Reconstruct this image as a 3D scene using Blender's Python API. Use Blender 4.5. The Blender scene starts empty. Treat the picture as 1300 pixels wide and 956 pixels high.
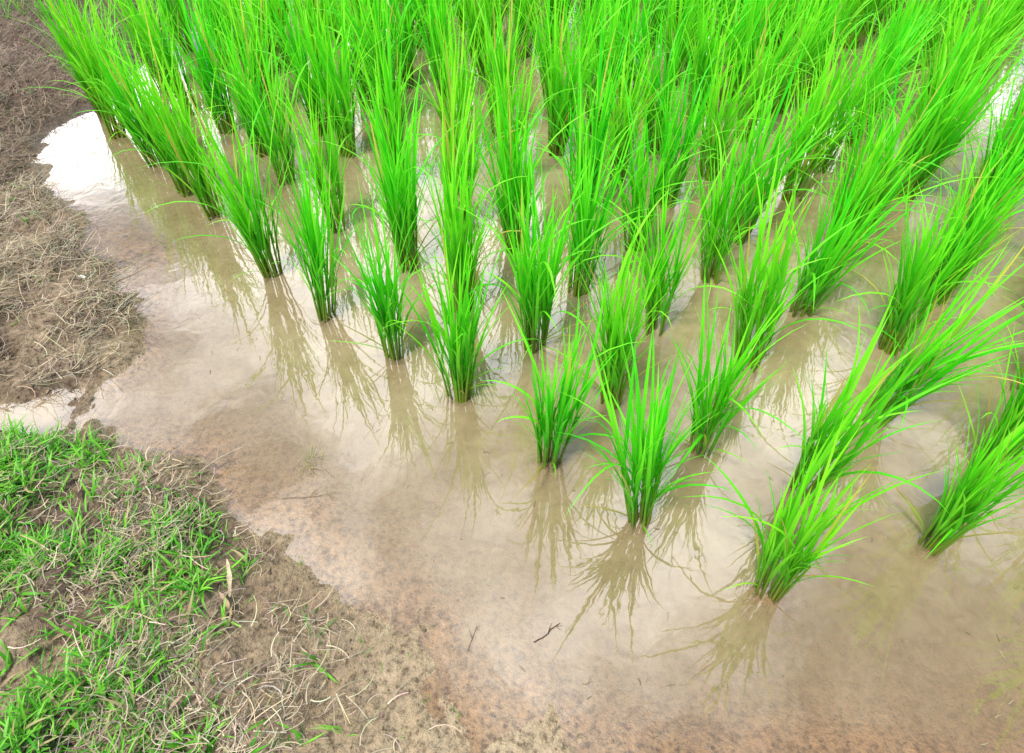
import bpy, math, random
import numpy as np
from mathutils import Vector
random.seed(7); np.random.seed(7)
scene = bpy.context.scene
D = bpy.data

# ------------------------------------------------------------------ helpers
_tab = np.random.RandomState(3).rand(256, 256)
def vn(x, y, f, seed=0):
    x = np.asarray(x, float)*f + 37.7*seed + 1000; y = np.asarray(y, float)*f + 91.3*seed + 1000
    xi = np.floor(x).astype(int); yi = np.floor(y).astype(int)
    a = x-xi; b = y-yi; a = a*a*(3-2*a); b = b*b*(3-2*b)
    T = lambda i, j: _tab[i & 255, j & 255]
    return ((T(xi, yi)*(1-a)+T(xi+1, yi)*a)*(1-b)+(T(xi, yi+1)*(1-a)+T(xi+1, yi+1)*a)*b)*2-1
def fbm(x, y, f, seed=0, o=4):
    r = 0; amp = 1
    for k in range(o):
        r = r+amp*vn(x, y, f*(2.03**k), seed+k); amp *= .5
    return r
def sstep(a, b, x):
    t = np.clip((np.asarray(x, float)-a)/(b-a), 0, 1); return t*t*(3-2*t)

row1 = [(.617, .743), (.3345, .931), (.104, 1.117), (-.162, 1.361), (-.379, 1.538), (-.636, 1.719), (-.883, 1.948),
        (-1.197, 2.313), (-1.383, 2.486), (-1.586, 2.72), (-1.867, 2.978), (-2.02, 3.2)]
row2 = {-1: (1.067, .868), 0: (.79, 1.02), 1: (.541, 1.163), 2: (.300, 1.348), 3: (.0777, 1.574)}

SHORE = [(-1.6, 12), (-1.7, 6.5), (-1.85, 4.8), (-2.03, 4.0), (-2.10, 3.32), (-2.24, 3.03), (-2.18, 2.81), (-1.86, 2.43),
         (-1.64, 2.154), (-1.466, 2.03), (-1.281, 1.726), (-1.247, 1.52), (-1.297, 1.40), (-1.20, 1.249),
         (-1.05, 1.136), (-.854, 1.083), (-.70, .959), (-.539, .846), (-.40, .73), (-.24, .61), (-.04, .48),
         (.2, .38), (.6, .29), (1.08, .25), (3, .24), (9, .35), (9, 12)]
P = np.array(SHORE)
def sdist(x, y):
    """positive inside the paddy, negative on land"""
    x = np.asarray(x, float); y = np.asarray(y, float)
    best = np.full(x.shape, 1e9); inside = np.zeros(x.shape, bool)
    n = len(P)
    for i in range(n):
        ax, ay = P[i]; bx, by = P[(i+1) % n]
        dx, dy = bx-ax, by-ay
        t = np.clip(((x-ax)*dx+(y-ay)*dy)/(dx*dx+dy*dy), 0, 1)
        best = np.minimum(best, np.hypot(x-ax-t*dx, y-ay-t*dy))
        c = ((ay > y) != (by > y))
        if by != ay:
            inside ^= c & (x < (bx-ax)*(y-ay)/(by-ay)+ax)
    return np.where(inside, best, -best)
def height(x, y):
    d = sdist(x, y) + .05*fbm(x, y, 6, 5, 4)
    land = np.clip(-d, 0, None); wat = np.clip(d, 0, None)
    leftbank = sstep(-.3, -1.1, x)
    h = (.020+.075*leftbank)*(1-np.exp(-land/(.25))) + .03*np.clip(land, 0, 2)
    h = h - (.085*(1-np.exp(-wat/.75)))
    rough = sstep(-.02, .12, -d)
    h = h + fbm(x, y, 9, 11, 4)*(.0038+.022*rough*(.2+.8*leftbank)) + fbm(x, y, 38, 21, 3)*(.0016+.009*rough*(.25+.75*leftbank))
    for px, py in row1[:6]+[row2[-1], row2[0], row2[1]]:
        h = h + .032*np.exp(-((x-px)**2+(y-py)**2)/.0035)*(1+.5*vn(x, y, 40, 3))
    h = h - .085*np.exp(-(((x+1.50)/.24)**2+((y-1.28)/.08)**2))
    h = h - .12*np.exp(-(((x+1.60)**2+(y-1.50)**2)/.0014))
    return h
def ground_z(x, y):
    return float(height(np.array([x]), np.array([y]))[0])

def grid_mesh(name, xs, ys, zf):
    X, Y = np.meshgrid(xs, ys); Z = zf(X, Y)
    nx, ny = len(xs), len(ys)
    co = np.stack([X, Y, Z], -1).reshape(-1, 3).astype(np.float32)
    idx = np.arange(nx*ny).reshape(ny, nx)
    q = np.stack([idx[:-1, :-1], idx[:-1, 1:], idx[1:, 1:], idx[1:, :-1]], -1).reshape(-1, 4).astype(np.int32)
    me = D.meshes.new(name)
    me.vertices.add(len(co)); me.vertices.foreach_set('co', co.ravel())
    me.loops.add(q.size); me.loops.foreach_set('vertex_index', q.ravel())
    me.polygons.add(len(q)); me.polygons.foreach_set('loop_start', np.arange(0, q.size, 4, dtype=np.int32))
    me.polygons.foreach_set('use_smooth', np.ones(len(q), bool))
    me.update(calc_edges=True)
    ob = D.objects.new(name, me); scene.collection.objects.link(ob)
    return ob, X, Y, Z
def fattr(me, name, arr):
    a = me.attributes.new(name, 'FLOAT', 'POINT'); a.data.foreach_set('value', np.asarray(arr, np.float32).ravel())

class MB:
    def __init__(s): s.v = []; s.f = []; s.c = []
    def mesh(s, name, mat, smooth=True):
        me = D.meshes.new(name); me.from_pydata(s.v, [], s.f); me.update()
        a = me.color_attributes.new('Col', 'FLOAT_COLOR', 'POINT')
        c = np.ones((len(s.v), 4), np.float32); c[:, :3] = np.array(s.c); a.data.foreach_set('color', c.ravel())
        if smooth: me.polygons.foreach_set('use_smooth', np.ones(len(me.polygons), bool))
        me.materials.append(mat); return me
    def obj(s, name, mat, smooth=True):
        ob = D.objects.new(name, s.mesh(name, mat, smooth)); scene.collection.objects.link(ob); return ob
def lerp3(a, b, t): return tuple(a[i]*(1-t)+b[i]*t for i in range(3))

def blade(mb, p, az, lean, curl, length, width, n, c0, c1, fold=.25, wprof=None, sway=0, power=1.5, three=True):
    """one leaf: starts at p, heading az, lean from vertical, curls over by 'curl' radians"""
    x, y, z = p; st = length/n; b0 = len(mb.v); k = 3 if three else 2
    for i in range(n+1):
        t = i/n
        phi = lean+curl*t**power; a = az+sway*t
        if i:
            x += st*math.sin(phi)*math.cos(a); y += st*math.sin(phi)*math.sin(a); z += st*math.cos(phi)
        w = width*.5*((wprof(t)) if wprof else (min(1, .45+2.2*t)*(1-t**2.6)+.02))
        sx, sy = -math.sin(a), math.cos(a)
        nx, ny, nz = -math.cos(phi)*math.cos(a), -math.cos(phi)*math.sin(a), math.sin(phi)
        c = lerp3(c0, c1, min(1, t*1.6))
        mb.v.append((x+sx*w, y+sy*w, z)); mb.c.append(c)
        if three:
            mb.v.append((x-nx*w*fold, y-ny*w*fold, z-nz*w*fold)); mb.c.append((min(1, c[0]*1.15), min(1, c[1]*1.1), c[2]))
        mb.v.append((x-sx*w, y-sy*w, z)); mb.c.append(c)
    for i in range(n):
        o = b0+i*k
        for j in range(k-1): mb.f.append((o+j, o+j+1, o+k+j+1, o+k+j))
    return x, y, z
def tube(mb, pts, rads, cols, sides=5):
    b0 = len(mb.v); n = len(pts)
    for i, p in enumerate(pts):
        p = Vector(p); q = Vector(pts[min(i+1, n-1)])-Vector(pts[max(i-1, 0)])
        q.normalize(); ref = Vector((1, .3, .1)); u = (ref-q*ref.dot(q)).normalized(); w = q.cross(u)
        for s in range(sides):
            a = 2*math.pi*s/sides
            mb.v.append(tuple(p+(u*math.cos(a)+w*math.sin(a))*rads[i])); mb.c.append(cols[i])
    for i in range(n-1):
        for s in range(sides):
            mb.f.append((b0+i*sides+s, b0+i*sides+(s+1) % sides, b0+(i+1)*sides+(s+1) % sides, b0+(i+1)*sides+s))

# ------------------------------------------------------------------ materials
def newmat(name):
    m = D.materials.new(name); m.use_nodes = True; nt = m.node_tree; nt.nodes.clear(); return m, nt
def N(nt, t, **kw):
    n = nt.nodes.new(t)
    for k, v in kw.items(): setattr(n, k, v)
    return n
def leafmat(name, trans=.45, rough=.42, spec=.35):
    m, nt = newmat(name); L = nt.links.new
    a = N(nt, 'ShaderNodeAttribute', attribute_name='Col')
    oi = N(nt, 'ShaderNodeObjectInfo')
    hsv = N(nt, 'ShaderNodeHueSaturation')
    mh = N(nt, 'ShaderNodeMapRange'); mh.inputs[3].default_value = .490; mh.inputs[4].default_value = .515
    L(oi.outputs['Random'], mh.inputs[0]); L(mh.outputs[0], hsv.inputs['Hue'])
    L(a.outputs['Color'], hsv.inputs['Color'])
    p = N(nt, 'ShaderNodeBsdfPrincipled'); p.inputs['Roughness'].default_value = rough
    p.inputs['Specular IOR Level'].default_value = spec
    L(hsv.outputs[0], p.inputs['Base Color'])
    t = N(nt, 'ShaderNodeBsdfTranslucent'); L(hsv.outputs[0], t.inputs['Color'])
    mx = N(nt, 'ShaderNodeMixShader'); mx.inputs[0].default_value = trans
    L(p.outputs[0], mx.inputs[1]); L(t.outputs[0], mx.inputs[2])
    o = N(nt, 'ShaderNodeOutputMaterial'); L(mx.outputs[0], o.inputs[0])
    return m
M_RICE = leafmat('rice_leaf_material', .45, .4, .3)
M_GRASS = leafmat('grass_blade_material', .35)
M_STRAW = leafmat('dry_straw_material', .08, .7, .15)
M_WOOD = leafmat('dead_plant_material', .05, .75, .2)

def ramp(nt, pts):
    r = N(nt, 'ShaderNodeValToRGB'); e = r.color_ramp.elements
    while len(e) < len(pts): e.new(.5)
    for i, (p, c) in enumerate(pts): e[i].position = p; e[i].color = (*c, 1)
    return r
def mixc(nt, fac, a, b, blend='MIX'):
    m = N(nt, 'ShaderNodeMix', data_type='RGBA', blend_type=blend)
    L = nt.links.new
    for s, v in ((m.inputs[0], fac), (m.inputs[6], a), (m.inputs[7], b)):
        if hasattr(v, 'links') : L(v, s)
        elif isinstance(v, tuple): s.default_value = (*v, 1)
        else: s.default_value = v
    return m.outputs[2]

# mud
M_MUD, nt = newmat('mud_material'); L = nt.links.new
geo = N(nt, 'ShaderNodeNewGeometry')
def noise(scale, detail=6, rough=.6, dist=0):
    n = N(nt, 'ShaderNodeTexNoise'); n.inputs['Scale'].default_value = scale; n.inputs['Detail'].default_value = detail
    n.inputs['Roughness'].default_value = rough; n.inputs['Distortion'].default_value = dist
    L(geo.outputs['Position'], n.inputs['Vector']); return n.outputs['Fac']
r1 = ramp(nt, [(.25, (.24, .168, .095)), (.5, (.375, .28, .17)), (.75, (.49, .385, .25))]); L(noise(3.2, 6, .65, .6), r1.inputs[0])
fine = noise(60, 4, .7)
r2 = ramp(nt, [(.34, (.30, .26, .22)), (.5, (.95, .95, .95)), (.7, (1.35, 1.3, 1.25))]); L(fine, r2.inputs[0])
c = mixc(nt, .9, r1.outputs[0], r2.outputs[0], 'MULTIPLY')
r3 = ramp(nt, [(.5, (0, 0, 0)), (.72, (1, 1, 1))]); L(noise(9, 4, .6, 1.0), r3.inputs[0])
at = N(nt, 'ShaderNodeAttribute', attribute_name='red')
mm = N(nt, 'ShaderNodeMath', operation='MULTIPLY'); L(r3.outputs[0], mm.inputs[0]); mm.inputs[1].default_value = .25
ma = N(nt, 'ShaderNodeMath', operation='MULTIPLY_ADD'); L(at.outputs['Fac'], ma.inputs[0]); ma.inputs[1].default_value = .6; L(mm.outputs[0], ma.inputs[2])
ma.use_clamp = True
c = mixc(nt, ma.outputs[0], c, mixc(nt, .9, (.38, .225, .11), r2.outputs[0], 'MULTIPLY'))
ad = N(nt, 'ShaderNodeAttribute', attribute_name='dark')
c = mixc(nt, ad.outputs['Fac'], c, mixc(nt, .9, (.14, .09, .06), r2.outputs[0], 'MULTIPLY'))
# scattered dark organic specks: only a random third of the cells carry one
vo = N(nt, 'ShaderNodeTexVoronoi'); vo.inputs['Scale'].default_value = 85
L(geo.outputs['Position'], vo.inputs['Vector'])
sc = N(nt, 'ShaderNodeSeparateColor'); L(vo.outputs['Color'], sc.inputs[0])
sa = N(nt, 'ShaderNodeMath', operation='MULTIPLY_ADD'); L(sc.outputs[0], sa.inputs[0]); sa.inputs[1].default_value = .6; L(vo.outputs['Distance'], sa.inputs[2])
rs = ramp(nt, [(.18, (.32, .26, .20)), (.34, (1, 1, 1))]); L(sa.outputs[0], rs.inputs[0])
c = mixc(nt, .8, c, rs.outputs[0], 'MULTIPLY')
aw = N(nt, 'ShaderNodeAttribute', attribute_name='wet')
aub = N(nt, 'ShaderNodeAttribute', attribute_name='under')
c = mixc(nt, aub.outputs['Fac'], c, mixc(nt, 1.0, c, (1.22, 1.17, 1.12), 'MULTIPLY'))
adp = N(nt, 'ShaderNodeAttribute', attribute_name='damp')
c = mixc(nt, adp.outputs['Fac'], c, mixc(nt, 1.0, c, (.60, .55, .50), 'MULTIPLY'))
p = N(nt, 'ShaderNodeBsdfPrincipled'); L(c, p.inputs['Base Color'])
mr = N(nt, 'ShaderNodeMapRange'); mr.inputs[3].default_value = .85; mr.inputs[4].default_value = .3
L(aw.outputs['Fac'], mr.inputs[0]); L(mr.outputs[0], p.inputs['Roughness'])
bm = N(nt, 'ShaderNodeBump'); bm.inputs['Strength'].default_value = 1; bm.inputs['Distance'].default_value = .014
L(fine, bm.inputs['Height']); L(bm.outputs[0], p.inputs['Normal'])
o = N(nt, 'ShaderNodeOutputMaterial'); L(p.outputs[0], o.inputs[0])

# muddy water
M_WATER, nt = newmat('muddy_water_material'); L = nt.links.new
geo = N(nt, 'ShaderNodeNewGeometry')
rw = ramp(nt, [(.3, (.31, .225, .12)), (.5, (.385, .285, .16)), (.7, (.46, .36, .22))]); L(noise(1.6, 5, .6, 1.2), rw.inputs[0])
rf = ramp(nt, [(.35, (.84, .81, .78)), (.6, (1.04, 1.04, 1.04))]); L(noise(22, 5, .65, .8), rf.inputs[0])
wc = mixc(nt, .85, rw.outputs[0], rf.outputs[0], 'MULTIPLY')
df = N(nt, 'ShaderNodeBsdfDiffuse'); L(wc, df.inputs['Color'])
tr = N(nt, 'ShaderNodeBsdfTransparent'); tr.inputs[0].default_value = (1, .96, .90, 1)
dep = N(nt, 'ShaderNodeAttribute', attribute_name='murk')
m1 = N(nt, 'ShaderNodeMixShader'); L(dep.outputs['Fac'], m1.inputs[0]); L(tr.outputs[0], m1.inputs[1]); L(df.outputs[0], m1.inputs[2])
gl = N(nt, 'ShaderNodeBsdfGlossy'); gl.inputs['Roughness'].default_value = .028; gl.inputs[0].default_value = (1, 1, 1, 1)
fr = N(nt, 'ShaderNodeFresnel'); fr.inputs['IOR'].default_value = 1.5
wb = N(nt, 'ShaderNodeBump'); wb.inputs['Strength'].default_value = .07; wb.inputs['Distance'].default_value = .01
L(noise(12, 2, .5, .5), wb.inputs['Height']); L(wb.outputs[0], gl.inputs['Normal'])
fm = N(nt, 'ShaderNodeMath', operation='MULTIPLY'); fm.inputs[1].default_value = 2.4; fm.use_clamp = True; L(fr.outputs[0], fm.inputs[0])
m2 = N(nt, 'ShaderNodeMixShader'); L(fm.outputs[0], m2.inputs[0]); L(m1.outputs[0], m2.inputs[1]); L(gl.outputs[0], m2.inputs[2])
o = N(nt, 'ShaderNodeOutputMaterial'); L(m2.outputs[0], o.inputs[0])

# ------------------------------------------------------------------ ground & water
def axis(parts):
    out = []
    for a, b, s in parts: out.append(np.arange(a, b-1e-6, s))
    out.append(np.array([parts[-1][1]])); return np.concatenate(out)
xs = np.concatenate([[-300, -80, -30, -14, -9, -7, -6, -5], axis([(-4.4, -2.8, .04), (-2.8, 1.8, .0115), (1.8, 4.5, .05), (4.5, 9.6, .2)]), [11, 14, 20, 40, 100, 300]])
ys = np.concatenate([[-300, -80, -30, -12, -6, -3], axis([(-1.6, .2, .05), (.2, 3.2, .0115), (3.2, 6, .035), (6, 13, .2)]), [15, 20, 30, 60, 120, 300]])
ground, X, Y, Z = grid_mesh('ground', xs, ys, height)
ground.data.materials.append(M_MUD)
d = sdist(X, Y)
fattr(ground.data, 'wet', 1-sstep(.006, .03, Z))
fattr(ground.data, 'under', 1-sstep(-.004, .001, Z))
fattr(ground.data, 'damp', sstep(-.002, .003, Z)*(1-sstep(.010, .034, Z))*sstep(-.2, -.6, X)*.8)
fattr(ground.data, 'dark', np.clip(sstep(2.5, 3.2, Y)*sstep(-1.6, -2.1, X)+sstep(-.3, -.8, X)*sstep(.0, .10, -d)*(.5+.5*fbm(X, Y, 5, 31, 3)), 0, .95))
fattr(ground.data, 'red', sstep(0, 1.2, X)*sstep(1.3, .5, Y)*.9+.02)

xs2 = axis([(-2.7, 2.2, .02), (2.2, 9.4, .3)]); ys2 = axis([(.0, 4, .02), (4, 12.4, .3)])
water, WX, WY, WZ = grid_mesh('paddy_water', xs2, ys2, lambda a, b: a*0)
water.data.materials.append(M_WATER)
depth = np.clip(-height(WX, WY), 0, 1)
fattr(water.data, 'murk', np.clip(1-np.exp(-depth*30), 0, .95))

# ------------------------------------------------------------------ rice
def make_clump(seed, dense=False):
    rnd = random.Random(seed); mb = MB()
    nt_ = rnd.randint(18, 24) if dense else rnd.randint(16, 21)
    hs = rnd.uniform(.95, 1.1)
    for t in range(nt_):
        a = rnd.uniform(0, 2*math.pi); r = .026*math.sqrt(rnd.random())
        bx, by = r*math.cos(a), r*math.sin(a)
        az = a+rnd.uniform(-.5, .5); ln = rnd.uniform(.02, .11)*(.4+r/.026)*(1.25 if dense else 1)
        sl = rnd.uniform(.13, .26)*hs; ax, ay = math.sin(ln)*math.cos(az), math.sin(ln)*math.sin(az)
        pts = []; cols = []; rad = []
        brown = rnd.random()
        for i in range(5):
            s = i/4*(sl+.05)
            pts.append((bx+ax*s, by+ay*s, -.05+s*math.cos(ln)))
            c = lerp3((.20, .115, .03) if brown < .5 else (.34, .28, .04), (.20, .56, .03), min(1, i/3))
            cols.append(c); rad.append(.0042*(1-.45*i/4))
        tube(mb, pts, rad, cols, 5)
        nl = rnd.choice([4, 4, 5])
        for l in range(nl):
            f = .28+.72*l/(nl-1); s = sl*f
            p = (bx+ax*s, by+ay*s, s*math.cos(ln))
            la = az+rnd.gauss(0, 1.0) if rnd.random() < .75 else rnd.uniform(0, 6.28)
            top = l >= nl-2
            lean = ln+abs(rnd.gauss(.02, .06)) if top else ln+rnd.uniform(.03, .18)
            curl = abs(rnd.gauss(.13, .22)) if top else rnd.uniform(.05, .6)
            if rnd.random() < .10: curl += rnd.uniform(.8, 1.5)
            length = (rnd.uniform(.27, .45) if top else rnd.uniform(.19, .36))*hs
            g = rnd.random()
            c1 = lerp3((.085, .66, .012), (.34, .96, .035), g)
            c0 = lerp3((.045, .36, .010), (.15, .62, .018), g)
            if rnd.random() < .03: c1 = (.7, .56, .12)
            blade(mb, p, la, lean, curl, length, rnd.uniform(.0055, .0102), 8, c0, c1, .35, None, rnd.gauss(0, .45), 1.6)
    for _ in range(rnd.randint(3, 5)):   # drooping basal leaves
        a = rnd.uniform(0, 6.28)
        blade(mb, (.015*math.cos(a), .015*math.sin(a), .02), a, rnd.uniform(.35, .7), rnd.uniform(.5, 1.1), rnd.uniform(.15, .25), .005, 8,
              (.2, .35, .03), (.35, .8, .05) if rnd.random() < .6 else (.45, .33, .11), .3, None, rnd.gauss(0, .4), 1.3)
    return mb.mesh('rice_clump_mesh', M_RICE)
clumps = [make_clump(100+i) for i in range(16)]
dclumps = [make_clump(300+i, True) for i in range(10)]

spots = []; rnd = random.Random(5)
for k in range(0, 27):
    for i in range(-14, 40):
        if k == 0 and i < 0: continue
        if k == 0 and i > 11: continue
        if i < 0: bx, by = .617-.285*i, .743+.165*i
        elif i < 12: bx, by = row1[i]
        else: bx, by = row1[11][0]-.25*(i-11), row1[11][1]+.27*(i-11)
        x = bx+k*.21+rnd.gauss(0, .026)*(k > 0); y = by+k*.262+rnd.gauss(0, .026)*(k > 0)
        if k == 1 and i in row2: x, y = row2[i]
        if x > 5.2 or y > 7.2 or y < .52: continue
        if abs(x) > .95*(y+1.6)*.75*1.0+1.1: continue
        spots.append((x, y, k))
sx = np.array([s[0] for s in spots]); sy = np.array([s[1] for s in spots]); sd = sdist(sx, sy)
crop = D.objects.new('rice_crop', None); scene.collection.objects.link(crop)
for (x, y, k), dd in zip(spots, sd):
    if dd < .045: continue
    near = k <= 2 and y < 3.3
    pool = clumps if k <= 2 else dclumps
    ob = D.objects.new('rice_plant' if near else 'clump', pool[rnd.randrange(len(pool))])
    scene.collection.objects.link(ob)
    ob.location = (x, y, 0)
    s = rnd.uniform(.94, 1.1)
    if y < .9: s *= .92
    s *= 1+.06*min(1.6, max(0, (y-1.2)))
    big = 1+min(.22, .035*k)
    ob.scale = (s*big*1.03, s*big*1.03, s*rnd.uniform(.95, 1.07))
    ob.rotation_euler = (rnd.gauss(0, .035), rnd.gauss(.04, .045), rnd.uniform(0, 6.28))
    if not near: ob.parent = crop

# ------------------------------------------------------------------ dry straw on the banks
rnd = random.Random(21)
def scatter(n, x0, x1, y0, y1):
    xs_ = np.random.uniform(x0, x1, n); ys_ = np.random.uniform(y0, y1, n)
    return xs_, ys_, sdist(xs_, ys_), height(xs_, ys_)
mb = MB()
px, py, pd, pz = scatter(210000, -3.3, .1, .1, 4.9)
nz = fbm(px, py, 3.6, 41, 3); n3 = fbm(px, py, 12, 43, 2); cnt = 0
for x, y, dd, z, nn, nb in zip(px, py, pd, pz, nz, n3):
    if dd > -.01 or z < .006: continue
    if x < -.75*(y+1.6)*.72*1.45-.35: continue
    dens = .5+.7*nn+.5*nb
    if y > 1.38: dens *= 1.15 if dd < -.04 else .7
    elif y > 1.1: dens *= .2
    else:
        dens *= (.75 if x < -.45 else max(0, .08+(-.12-x)*.7))
        if x < -1.0: dens *= .5
    if y > 3.2: dens *= .5
    if rnd.random() > dens*.85: continue
    g = rnd.random()**.9; v = rnd.uniform(.45, 1.15)
    col = lerp3((.20, .15, .095), (.68, .56, .39), g)
    if y > 2.5: col = lerp3(col, (.16, .10, .08), .5)
    col = tuple(q*v for q in col)
    L_ = rnd.uniform(.025, .12) if y > 1.3 else rnd.uniform(.02, .085)
    blade(mb, (x, y, z+rnd.uniform(.002, .034)), rnd.gauss(.8, 1.3), rnd.uniform(1.15, 1.7), rnd.uniform(-.25, .35), L_, rnd.uniform(.0012, .0030), 4,
          col, tuple(q*rnd.uniform(.8, 1.2) for q in col), 0, lambda t: 1-.5*t, rnd.gauss(0, 1.1), 1, three=False)
    cnt += 1
mb.obj('dry_straw', M_STRAW)
print('straw', cnt)
mb = MB()
px, py, pd, pz = scatter(12000, -4.2, -.5, .2, 5.2)
for x, y, dd, z in zip(px, py, pd, pz):
    if dd > -.03 or rnd.random() > (.6 if y > 2.5 else .22): continue
    g = rnd.random(); v = rnd.uniform(.4, 1.0); c = tuple(q*v for q in lerp3((.12, .07, .055), (.42, .31, .22), g))
    blade(mb, (x, y, z+rnd.uniform(.003, .02)), rnd.uniform(0, 6.28), rnd.uniform(1.1, 1.8), rnd.uniform(-.5, .5), rnd.uniform(.012, .045), rnd.uniform(.003, .010), 4,
          c, c, rnd.uniform(-.4, .4), lambda t: .25+math.sin(math.pi*t)*.8, rnd.gauss(0, .6), 1)
mb.obj('leaf_litter', M_STRAW)

# ------------------------------------------------------------------ green grass
mb = MB()
def tuft(x, y, z, n, hmin, hmax, w, spread, bright):
    for _ in range(n):
        a = rnd.uniform(0, 6.28); g = rnd.random()
        c1 = lerp3((.07, .34, .02), (.30, .72, .06), g); c1 = tuple(q*bright for q in c1)
        if rnd.random() < .10: c1 = (.48, .40, .20)
        c0 = tuple(q*.6 for q in c1)
        blade(mb, (x+rnd.gauss(0, .006), y+rnd.gauss(0, .006), z), a, rnd.uniform(.25, spread), rnd.uniform(.2, .9), rnd.uniform(hmin, hmax), w*rnd.uniform(.6, 1.2), 5,
              c0, c1, .3, lambda t: min(1, .5+2*t)*(1-t**2)+.03, rnd.gauss(0, .4), 1.3)
px, py, pd, pz = scatter(28000, -2.4, -.35, .1, 1.3)
nz = fbm(px, py, 4.5, 51, 3); n2 = fbm(px, py, 14, 57, 2)
gc = 0
for x, y, dd, z, nn, nb in zip(px, py, pd, pz, nz, n2):
    if dd > -.03 or z < .008: continue
    m = float(sstep(-.48, -1.0, x+.22*(y-.6)))+.06
    m *= .12+.88*float(sstep(-.6, .45, nn+.7*nb))
    m *= float(sstep(1.24, 1.12, y))
    if rnd.random() > m*.5: continue
    gc += 1
    r = rnd.random()
    if r < .4: tuft(x, y, z, rnd.randint(3, 6), .015, .045, .0028, 1.4, .95)
    elif r < .75: tuft(x, y, z, rnd.randint(2, 4), .03, .08, .004, 1.3, 1.0)
    else: tuft(x, y, z, rnd.randint(2, 5), .04, .09, .0078, 1.25, .95)
print('tufts', gc)
px, py, pd, pz = scatter(1800, -3.8, -1.2, 1.4, 5.2); nz = fbm(px, py, 3, 61, 2)
for x, y, dd, z, nn in zip(px, py, pd, pz, nz):
    if dd > -.03: continue
    m = .05+(.22 if nn > .5 else 0)
    if y > 4.1: m = .5
    if rnd.random() > m: continue
    if y > 4.1: tuft(x, y, z, rnd.randint(6, 12), .06, .22, .006, .8, 1.0)
    else: tuft(x, y, z, rnd.randint(2, 5), .02, .06, .004, 1.3, .8)
for _ in range(60):
    x = rnd.uniform(-.6, .1); y = rnd.uniform(.42, .9)
    if float(sdist(np.array([x]), np.array([y]))[0]) < -.01: tuft(x, y, ground_z(x, y), rnd.randint(2, 4), .008, .025, .002, 1.2, .8)
mb.obj('grass', M_GRASS)

# ------------------------------------------------------------------ mud clods
mb = MB()
px, py, pd, pz = scatter(9000, -3.2, 2.2, .2, 4.5)
for x, y, dd, z in zip(px, py, pd, pz):
    if dd > .2: continue
    if dd > 0 and rnd.random() < .7: continue
    r = rnd.uniform(.0015, .005) if rnd.random() < .95 else rnd.uniform(.005, .010)
    b0 = len(mb.v); g = rnd.uniform(.35, 1.1); c = (.33*g, .24*g, .15*g)
    ph = rnd.uniform(0, 6.28)
    for zz, rr in [(-.5, .8), (.1, 1.0), (.6, .75)]:
        for s in range(7):
            a = ph+s*math.pi*2/7; q = r*rr*rnd.uniform(.75, 1.25)
            mb.v.append((x+q*math.cos(a), y+q*math.sin(a), z+r*zz*.8)); mb.c.append(c)
    mb.v.append((x, y, z+r*.8)); mb.c.append(c)
    for k in range(2):
        for s in range(7):
            mb.f.append((b0+k*7+s, b0+k*7+(s+1) % 7, b0+(k+1)*7+(s+1) % 7, b0+(k+1)*7+s))
    for s in range(7): mb.f.append((b0+14+s, b0+14+(s+1) % 7, b0+21))
mb.obj('mud_clods', M_WOOD)

# ------------------------------------------------------------------ twigs, dead leaves, water debris
def twig(x, y, az, length, r, col, up=.1, z0=None):
    mb = MB(); z = (ground_z(x, y) if z0 is None else z0)+r
    pts = []; rad = []; n = 7; a = az
    for i in range(n):
        pts.append((x, y, max(z, 0)+up*length*i/n)); rad.append(r*(1-.55*i/n))
        x += math.cos(a)*length/n; y += math.sin(a)*length/n; a += rnd.gauss(0, .16)
    tube(mb, pts, rad, [col]*n, 6)
    q = pts[3]; tube(mb, [q, (q[0]+math.cos(az+.7)*length*.14, q[1]+math.sin(az+.7)*length*.14, q[2]+.008), (q[0]+math.cos(az+.6)*length*.27, q[1]+math.sin(az+.6)*length*.27, q[2]+.012)], [r*.6, r*.45, r*.3], [col]*3, 5)
    q = pts[5]; tube(mb, [q, (q[0]+math.cos(az-.8)*length*.1, q[1]+math.sin(az-.8)*length*.1, q[2]+.006), (q[0]+math.cos(az-.7)*length*.18, q[1]+math.sin(az-.7)*length*.18, q[2]+.01)], [r*.5, r*.4, r*.25], [col]*3, 5)
    mb.obj('twig', M_WOOD)
twig(-.865, 1.05, .95, .17, .003, (.40, .32, .22), .15)
twig(-.93, 1.06, .4, .12, .0025, (.34, .27, .18), .1)
twig(-.72, .74, 2.2, .14, .0025, (.30, .22, .15), .08)
twig(.05, .62, .5, .09, .0018, (.08, .05, .035), .02)
twig(-.10, .60, 1.4, .07, .0016, (.2, .13, .08), .02)
twig(-.62, 1.0, .1, .17, .0018, (.22, .16, .10), 0, -.003)
twig(-1.45, 1.9, 1.2, .2, .0025, (.34, .27, .19), .1)

def dead_leaf(x, y, az, length, width, c0, c1, lift=.012, curl=.35):
    mb = MB(); z = max(ground_z(x, y), 0)+lift
    blade(mb, (x, y, z), az, 1.35, curl, length, width, 10, c0, c1, .5, lambda t: (math.sin(math.pi*min(1, t*.93+.05))**.7)*(1+.2*math.sin(t*17)), .3, 1)
    mb.obj('dead_leaf', M_STRAW)
dead_leaf(-.655, .70, 1.75, .10, .011, (.46, .34, .24), (.56, .44, .32), .025)
dead_leaf(-.64, .66, 2.1, .07, .010, (.38, .26, .16), (.45, .33, .22), .02)
dead_leaf(-1.49, 1.84, 2.6, .03, .016, (.66, .62, .55), (.64, .6, .52), .035)

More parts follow.
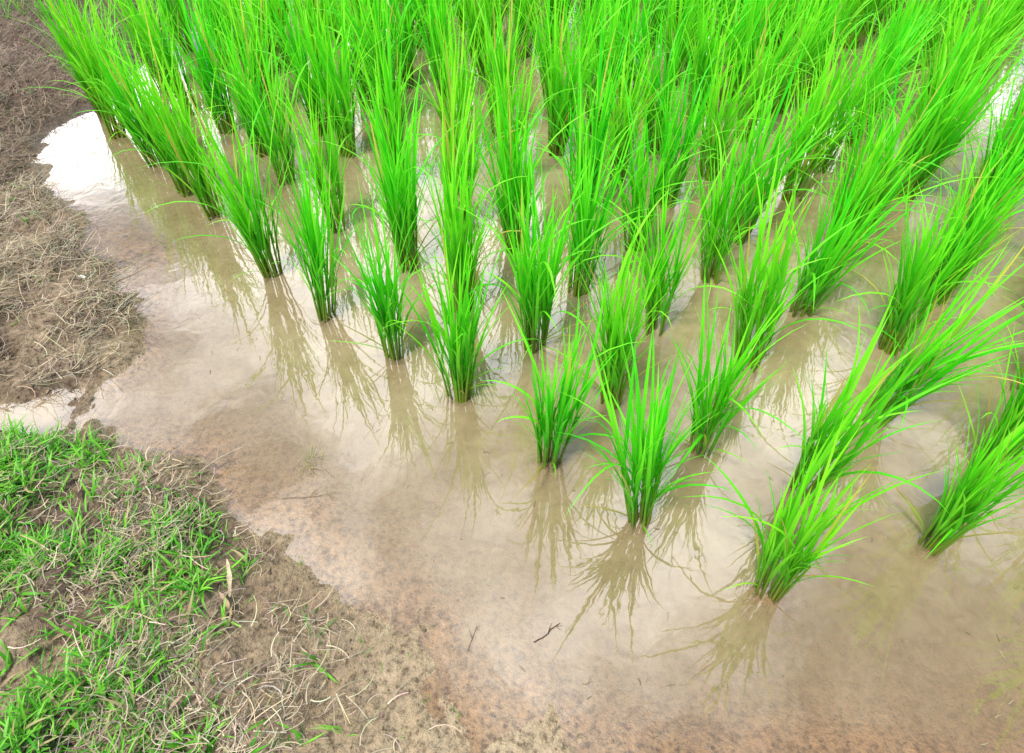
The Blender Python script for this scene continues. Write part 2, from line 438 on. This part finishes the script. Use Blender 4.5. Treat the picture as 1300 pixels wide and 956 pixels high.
mb = MB()
for _ in range(26):
    a = rnd.uniform(0, 6.28); c = lerp3((.18, .24, .07), (.38, .32, .18), rnd.random())
    blade(mb, (-.565+rnd.gauss(0, .014), 1.12+rnd.gauss(0, .012), -.005), a, rnd.uniform(.2, 1.2), rnd.uniform(.1, .9), rnd.uniform(.03, .07), .0024, 5, c, c, .2, None, rnd.gauss(0, .5), 1.2)
mb.obj('water_weed', M_STRAW)

mb = MB()
px, py, pd, pz = scatter(800, -2.1, 2.2, .35, 3.2)
for x, y, dd, z in zip(px, py, pd, pz):
    if dd < .02: continue
    if rnd.random() < .35*min(1, dd): continue
    g = rnd.random(); c = lerp3((.10, .07, .04), (.42, .35, .22), g)
    blade(mb, (x, y, .0015), rnd.uniform(0, 6.28), 1.55, rnd.uniform(-.02, .02), rnd.uniform(.004, .022), rnd.uniform(.001, .0024), 3, c, c, 0, lambda t: 1-.5*t, rnd.gauss(0, .9), 1, three=False)
mb.obj('floating_chaff', M_STRAW)

# ------------------------------------------------------------------ sky & sun
EL, AZ = math.radians(62), math.radians(215)   # azimuth of sun clockwise from +Y
w = D.worlds.new('World'); scene.world = w; w.use_nodes = True; nt = w.node_tree; nt.nodes.clear(); L = nt.links.new
def M(op, a, b=None, clamp=False):
    n = N(nt, 'ShaderNodeMath', operation=op); n.use_clamp = clamp
    for s, v in ((n.inputs[0], a), (n.inputs[1], b)):
        if v is None: continue
        if hasattr(v, 'links'): L(v, s)
        else: s.default_value = v
    return n.outputs[0]
sky = N(nt, 'ShaderNodeTexSky', sky_type='NISHITA'); sky.sun_disc = False; sky.sun_elevation = EL; sky.sun_rotation = AZ
bg1 = N(nt, 'ShaderNodeBackground'); bg1.inputs[1].default_value = .15; L(sky.outputs[0], bg1.inputs[0])
tc = N(nt, 'ShaderNodeTexCoord'); sep = N(nt, 'ShaderNodeSeparateXYZ'); L(tc.outputs['Generated'], sep.inputs[0])
den = M('ADD', M('MAXIMUM', sep.outputs[2], 0), .25)
cb = N(nt, 'ShaderNodeCombineXYZ'); L(M('DIVIDE', sep.outputs[0], den), cb.inputs[0]); L(M('DIVIDE', sep.outputs[1], den), cb.inputs[1]); cb.inputs[2].default_value = 4.1
cn = N(nt, 'ShaderNodeTexNoise'); cn.inputs['Scale'].default_value = 2.9; cn.inputs['Detail'].default_value = 4; cn.inputs['Roughness'].default_value = .5
L(cb.outputs[0], cn.inputs['Vector'])
vd = N(nt, 'ShaderNodeVectorMath', operation='DOT_PRODUCT'); L(tc.outputs['Generated'], vd.inputs[0]); vd.inputs[1].default_value = (-.30, .75, .59)
bank = M('MULTIPLY', M('SUBTRACT', vd.outputs['Value'], .82), .45)
cov = M('ADD', cn.outputs['Fac'], bank)
rc = ramp(nt, [(.38, (0, 0, 0)), (.58, (1, 1, 1))]); L(cov, rc.inputs[0])
rb = ramp(nt, [(.44, (.55, .58, .63)), (.64, (1, 1, 1))]); L(cov, rb.inputs[0])
bg2 = N(nt, 'ShaderNodeBackground'); L(rb.outputs[0], bg2.inputs[0]); bg2.inputs[1].default_value = 3.9
mx = N(nt, 'ShaderNodeMixShader'); L(rc.outputs[0], mx.inputs[0]); L(bg1.outputs[0], mx.inputs[1]); L(bg2.outputs[0], mx.inputs[2])
ow = N(nt, 'ShaderNodeOutputWorld'); L(mx.outputs[0], ow.inputs[0])

sl = D.lights.new('sun', 'SUN'); sl.energy = 4.0; sl.angle = math.radians(10); sl.color = (1, .98, .94)
so = D.objects.new('sun', sl); scene.collection.objects.link(so)
sd_ = Vector((math.sin(AZ)*math.cos(EL), math.cos(AZ)*math.cos(EL), math.sin(EL)))
so.rotation_euler = sd_.to_track_quat('Z', 'Y').to_euler(); so.location = (0, 0, 10)

# ------------------------------------------------------------------ camera
cam = D.cameras.new('camera'); co = D.objects.new('camera', cam); scene.collection.objects.link(co)
co.location = (0, 0, 1.6); co.rotation_euler = (math.radians(45), 0, 0)
cam.sensor_width = 36; cam.sensor_fit = 'HORIZONTAL'; cam.lens = 24; cam.shift_y = -45/1300
cam.clip_start = .05; cam.clip_end = 1000
scene.camera = co
scene.view_settings.view_transform = 'Standard'; scene.view_settings.look = 'None'; scene.view_settings.exposure = 0
